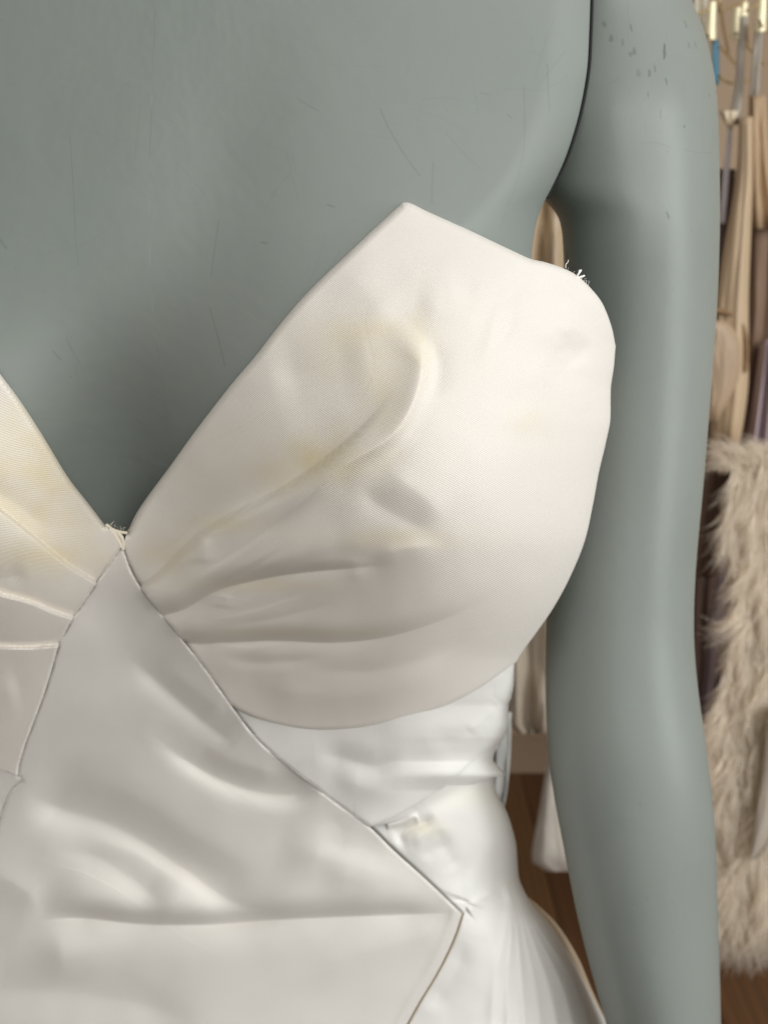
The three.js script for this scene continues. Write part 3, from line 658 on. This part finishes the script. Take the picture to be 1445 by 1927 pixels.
// a hanging piece of cloth as a closed body with upright folds: rows of [py, left, right]
function drape(rows, D, thick, folds, depthOf = 0.012, phase = 0, lean = 0) {
  const L = curve(rows.map((r) => [r[0], r[1]])), R = curve(rows.map((r) => [r[0], r[2]])), y0 = rows[0][0], y1 = rows[rows.length - 1][0], rings = [];
  const n = Math.max(10, Math.round((y1 - y0) / 16)), N = 72;
  for (let j = n; j >= 0; j--) {
    const py = y0 + (y1 - y0) * j / n, c = (L(py) + R(py)) / 2, h = (R(py) - L(py)) / 2, ring = [], t = j / n, end = Math.min(1, 8 * (1 - t) + 0.3);
    for (let i = 0; i < N; i++) {
      const a = 2 * Math.PI * i / N - Math.PI, s = Math.sin(a);
      const wave = depthOf * Math.sin(folds * Math.PI * s + phase + 0.8 * t) * (0.4 + 0.6 * t) + depthOf * 0.5 * fbm(3 * s + phase, 2.2 * t, phase);
      ring.push(at(c + h * s, py, D + lean * t - thick * Math.cos(a) * end + wave * (Math.cos(a) > 0 ? 1 : -1)));
    }
    rings.push(ring);
  }
  return loft(rings);
}
function garment(name, label, category, parts, group) {
  const o = thing(name, label, category, group);
  for (const [n, g, m] of parts) part(n, g, m, o);
  return o;
}
const goldWire = new THREE.MeshStandardMaterial({ color: lin('#c0a878'), metalness: 0.5, roughness: 0.4 });
const clear = new THREE.MeshPhysicalMaterial({ color: lin('#d8d2c8'), roughness: 0.35, transmission: 0.45, thickness: 0, side: THREE.DoubleSide });
// hangers: hook, wire shoulders, two clips
function hanger(label, D, hookTop, wires, clips) {
  const o = thing('wire_hanger', label, 'hanger', 'gold wire hangers on the rail'), r = 0.0017, c = at(...hookTop, D);
  const p = (k, y) => c.clone().add(new THREE.Vector3(0.3 * k, y, -0.9 * k));
  part('hook', tube([p(0, 0), p(0, 0.035), p(0.018, 0.062), p(0, 0.08), p(-0.018, 0.062)], r, 24, 6), goldWire, o);
  part('wire_frame', mergeGeometries(wires.map((w) => tube(w.map(([x, y, d]) => at(x, y, D + d)), r, 20, 6))), goldWire, o);
  for (const [x, y, d, h] of clips) {
    const b = part('clip', new THREE.CylinderGeometry(0.0055, 0.0075, h, 10).scale(1, 1, 0.7), clipGold, o);
    b.position.copy(at(x, y, D + d)); b.rotation.z = 0.08;
  }
  rebase(o, c);
}
const clipGold = new THREE.MeshStandardMaterial({ color: lin('#e6dbb6'), metalness: 0.3, roughness: 0.3 });
hanger('gold wire hanger nearest the mannequin shoulder, above the blue tag', 1.18, [1353, 4], [[[1353, 4, 0], [1334, 16, -0.05], [1310, 28, -0.1]], [[1353, 4, 0], [1362, 60, 0.05], [1371, 104, 0.1]], [[1330, 66, -0.08], [1350, 84, 0], [1388, 126, 0.1]]], [[1337, 40, -0.06, 0.040]]);
hanger('gold wire hanger holding the long clear strap, second from the mannequin', 1.22, [1400, 2], [[[1400, 2, 0], [1378, 12, -0.05], [1352, 20, -0.1]], [[1400, 2, 0], [1404, 40, 0.03], [1407, 92, 0.08]], [[1384, 62, -0.05], [1408, 90, 0.02], [1438, 122, 0.1]], [[1352, 144, -0.1], [1372, 156, -0.05], [1420, 150, 0.05]]], [[1385, 44, -0.04, 0.034], [1398, 26, 0, 0.026]]);
hanger('gold wire hanger at the right edge of the photo', 1.15, [1446, -6], [[[1446, -6, 0], [1425, 8, -0.04], [1404, 20, -0.08]], [[1446, -6, 0], [1452, 40, 0.04], [1458, 80, 0.08]], [[1428, 40, -0.06], [1436, 54, -0.02], [1460, 70, 0.08]]], [[1432, 20, -0.03, 0.046]]);

garment('blue_tag', 'narrow blue tag hanging beside the mannequin shoulder', 'tag', [['tag', drape([[74, 1338, 1352], [110, 1339, 1353], [160, 1342, 1352]], 1.16, 0.002, 1, 0.001), cloth('#5a8fa5', 0.6)]]);
garment('ivory_garment', 'cream cloth at the top edge just behind the mannequin shoulder', 'garment', [['cloth', drape([[-20, 1290, 1332], [20, 1292, 1330], [70, 1300, 1330], [140, 1322, 1340]], 1.22, 0.02, 2), cloth('#efe6d2')]]);
garment('clear_strap', 'long clear strap gathered to a knot beside the mannequin arm', 'strap', [
  ['strap', drape([[30, 1390, 1408], [90, 1386, 1402], [160, 1381, 1399], [235, 1367, 1391]], 1.15, 0.006, 3, 0.003, 0.4), clear],
  ['knot', drape([[208, 1352, 1388], [225, 1360, 1384], [242, 1370, 1377]], 1.14, 0.008, 2, 0.003, 1.2), cloth('#ead9ba')],
  ['ribbon', drape([[240, 1369, 1377], [300, 1362, 1373], [420, 1352, 1364]], 1.14, 0.003, 1, 0.002), cloth('#d5cdd0', 0.35)],
]);
garment('clear_strap', 'clear strap at the right edge above the beige garment', 'strap', [['strap', drape([[40, 1420, 1436], [110, 1415, 1432], [180, 1409, 1428]], 1.14, 0.006, 2, 0.003, 1.9), clear]]);
garment('dark_garment', 'dark brown garment in the gap between the arm and beige satin', 'garment', [['cloth', drape([[318, 1350, 1384], [380, 1348, 1380], [450, 1344, 1366], [560, 1336, 1352], [640, 1330, 1346]], 1.24, 0.015, 2, 0.006, 0.3), cloth('#5d4a3e')]]);
garment('taupe_garment', 'taupe garment with a straight hem between the arm and the feather coat', 'garment', [['cloth', drape([[760, 1326, 1392], [900, 1318, 1384], [1076, 1306, 1346], [1086, 1308, 1342]], 1.26, 0.02, 1, 0.006, 0.3), cloth('#877060')]]);
garment('dark_brown_garment', 'dark brown garment below the taupe hem beside the elbow', 'garment', [['cloth', drape([[1040, 1296, 1352], [1200, 1290, 1345], [1420, 1285, 1340]], 1.36, 0.02, 2, 0.008, 0.9), cloth('#5c463a')]]);
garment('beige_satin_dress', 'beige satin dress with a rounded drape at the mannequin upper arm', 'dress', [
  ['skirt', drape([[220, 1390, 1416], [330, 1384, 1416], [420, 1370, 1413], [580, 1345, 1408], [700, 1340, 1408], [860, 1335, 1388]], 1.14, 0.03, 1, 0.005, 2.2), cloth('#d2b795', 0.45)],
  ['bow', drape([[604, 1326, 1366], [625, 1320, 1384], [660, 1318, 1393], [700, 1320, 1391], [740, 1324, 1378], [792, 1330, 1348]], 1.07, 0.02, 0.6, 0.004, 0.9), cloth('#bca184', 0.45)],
  ['bow_shadow', tube([[1325, 586], [1352, 585], [1378, 594], [1396, 618], [1403, 655], [1400, 700]].map(([x, y]) => at(x, y, 1.115)), 0.0038, 40, 10), cloth('#94734c', 0.6)],  // brown tube added as the dark shadow crescent of the bow's drape
]);
garment('tan_garment', 'tan garment hanging at the right edge below the clear straps', 'garment', [['cloth', drape([[180, 1408, 1440], [300, 1405, 1450], [430, 1408, 1470]], 1.2, 0.03, 2, 0.007, 0.5), cloth('#c2a482')]]);
garment('brown_garment', 'brown garment at the right edge above the feather coat', 'garment', [['cloth', drape([[400, 1405, 1480], [600, 1398, 1475], [830, 1380, 1460], [960, 1370, 1450]], 1.24, 0.03, 2, 0.008, 1.0), cloth('#8a6e58')]]);
garment('lilac_gown', 'pale lilac gown hanging behind the ivory feather coat', 'gown', [['cloth', drape([[640, 1430, 1500], [850, 1400, 1490], [1100, 1345, 1480], [1300, 1318, 1460], [1480, 1300, 1440]], 1.17, 0.03, 4, 0.012, 0.2), cloth('#b8a6ad', 0.5)]]);
garment('tan_satin_dress', 'tan satin dress seen through the gap at the mannequin armpit', 'dress', [['skirt', drape([[330, 985, 1070], [420, 975, 1075], [520, 965, 1080], [640, 960, 1085]], 0.95, 0.03, 2, 0.016, 1.4), cloth('#c0a888', 0.4)]]);
garment('satin_dress', 'pale satin dress with a rounded hem between the waist and the arm', 'dress', [['skirt', drape([[1080, 955, 1060], [1200, 950, 1050], [1300, 950, 1046], [1350, 954, 1042], [1368, 962, 1038], [1380, 975, 1034]], 1.0, 0.03, 1.5, 0.02, 1.1), cloth('#c9bba8', 0.35)]]);
garment('white_garment', 'white tapering garment near the floor beside the mannequin forearm', 'garment', [['cloth', drape([[1425, 1030, 1046], [1500, 1018, 1064], [1580, 1004, 1084], [1610, 1000, 1094], [1632, 1006, 1096], [1640, 1028, 1094]], 1.02, 0.03, 1, 0.006, 0.2), cloth('#d8d0c4', 0.6)]]);
garment('white_garment', 'narrow pale grey strip of cloth beside the dress waist', 'garment', [['cloth', drape([[1340, 930, 962], [1420, 926, 960], [1486, 922, 954], [1520, 915, 948]], 0.62, 0.006, 1, 0.003), cloth('#c9c9c4', 0.6)]]);

// feather coat: a soft body with many fine strands
{
  const o = thing('feather_coat', 'ivory feather coat hanging right of the mannequin forearm', 'coat');
  const rows = [[850, 1400, 1520], [880, 1382, 1520], [950, 1374, 1515], [1000, 1366, 1515], [1060, 1386, 1510], [1150, 1390, 1508], [1200, 1382, 1505], [1300, 1358, 1500], [1400, 1332, 1495], [1500, 1318, 1490], [1600, 1322, 1485], [1700, 1330, 1480], [1752, 1345, 1476]];
  const bodyD = 1.06;
  part('coat_body', drape(rows, bodyD, 0.035, 3, 0.014, 0.4), cloth('#f4ebdc', 0.9), o);
  const L = curve(rows.map((r) => [r[0], r[1]])), pos = [], nor = [], col = [], tri = [];
  const strand = (px, py, D, lenPx, a, curl, w, tone) => {
    const n = 5, base = pos.length / 3; let x = px, y = py, ang = a;
    for (let k = 0; k <= n; k++) {
      const ww = w * (1 - 0.75 * k / n), nx = Math.cos(ang + Math.PI / 2), ny = Math.sin(ang + Math.PI / 2), dd = D - 0.012 * Math.sin(Math.PI * k / n);
      for (const s of [-1, 1]) { const p = at(x + s * ww * nx, y + s * ww * ny, dd); pos.push(p.x, p.y, p.z); col.push(tone, tone * 0.965, tone * 0.90); }
      if (k < n) { const b = base + 2 * k; tri.push(b, b + 2, b + 1, b + 1, b + 2, b + 3); }
      x += lenPx / n * Math.cos(ang); y += lenPx / n * Math.sin(ang); ang += curl / n;
    }
  };
  for (let k = 0; k < 7000; k++) {
    const py = 846 - 14 * rnd() + 915 * rnd(), l = L(py), px = l - 4 + (1470 - l) * Math.pow(rnd(), 1.3), edge = px < l + 25;
    const lock = fbm(px / 26, py / 44, 1.3);
    const a = Math.PI / 2 + 0.7 * lock + (edge ? 0.12 : 0) + 0.3 * (rnd() - 0.5);
    strand(px, py, bodyD - 0.030 - 0.020 * rnd() - 0.012 * lock, 38 + 50 * rnd(), a, 1.3 * (rnd() - 0.5) + lock, 0.6 + 0.8 * rnd(), 0.84 + 0.16 * rnd() + 0.06 * lock);
  }
  for (let k = 0; k < 420; k++) strand(1352 + 115 * rnd(), 848 + 46 * rnd(), bodyD - 0.015 - 0.035 * rnd(), 24 + 40 * rnd(), -Math.PI / 2 - 0.5 + 1.2 * (rnd() - 0.5), -1.2 - 1.6 * rnd(), 0.7 + 0.5 * rnd(), 0.88 + 0.12 * rnd());
  const hem = { pos: pos.slice(), col: col.slice(), tri: tri.slice() };
  const build = (P, C, T) => { const g = new THREE.BufferGeometry(); g.setAttribute('position', new THREE.Float32BufferAttribute(P, 3)); g.setAttribute('color', new THREE.Float32BufferAttribute(C, 3)); g.setIndex(T); g.computeVertexNormals(); return g; };
  const featherMat = new THREE.MeshPhysicalMaterial({ color: lin('#fffaf2'), vertexColors: true, roughness: 0.95, transmission: 0.6, thickness: 0, side: THREE.DoubleSide });
  const f = part('feather_strands', build(hem.pos, hem.col, hem.tri), featherMat, o); f.userData.kind = 'stuff';
  pos.length = col.length = tri.length = 0;
  for (let k = 0; k < 190; k++) {
    const px = 1366 + 100 * rnd(), py = 1738 + 30 * rnd(), a = Math.PI / 2 + 0.010 * (1415 - px) + 0.9 * (rnd() - 0.5);
    strand(px, py, bodyD - 0.02 - 0.03 * rnd(), 40 + 45 * rnd(), a, 1.2 * (rnd() - 0.5), 0.8 + 0.6 * rnd(), 0.75 + 0.25 * rnd());
  }
  const h = part('feather_hem', build(pos.slice(), col.slice(), tri.slice()), featherMat, o); h.userData.kind = 'stuff';
}
garment('ivory_flap', 'smooth ivory cloth edge lying over the feather coat at the right edge', 'cloth', [['cloth', drape([[1330, 1446, 1500], [1430, 1436, 1490], [1520, 1424, 1480], [1600, 1412, 1440], [1618, 1408, 1420]], 0.99, 0.006, 1, 0.003), cloth('#d5c9b8', 0.6)]]);

renderer.render(scene, camera);
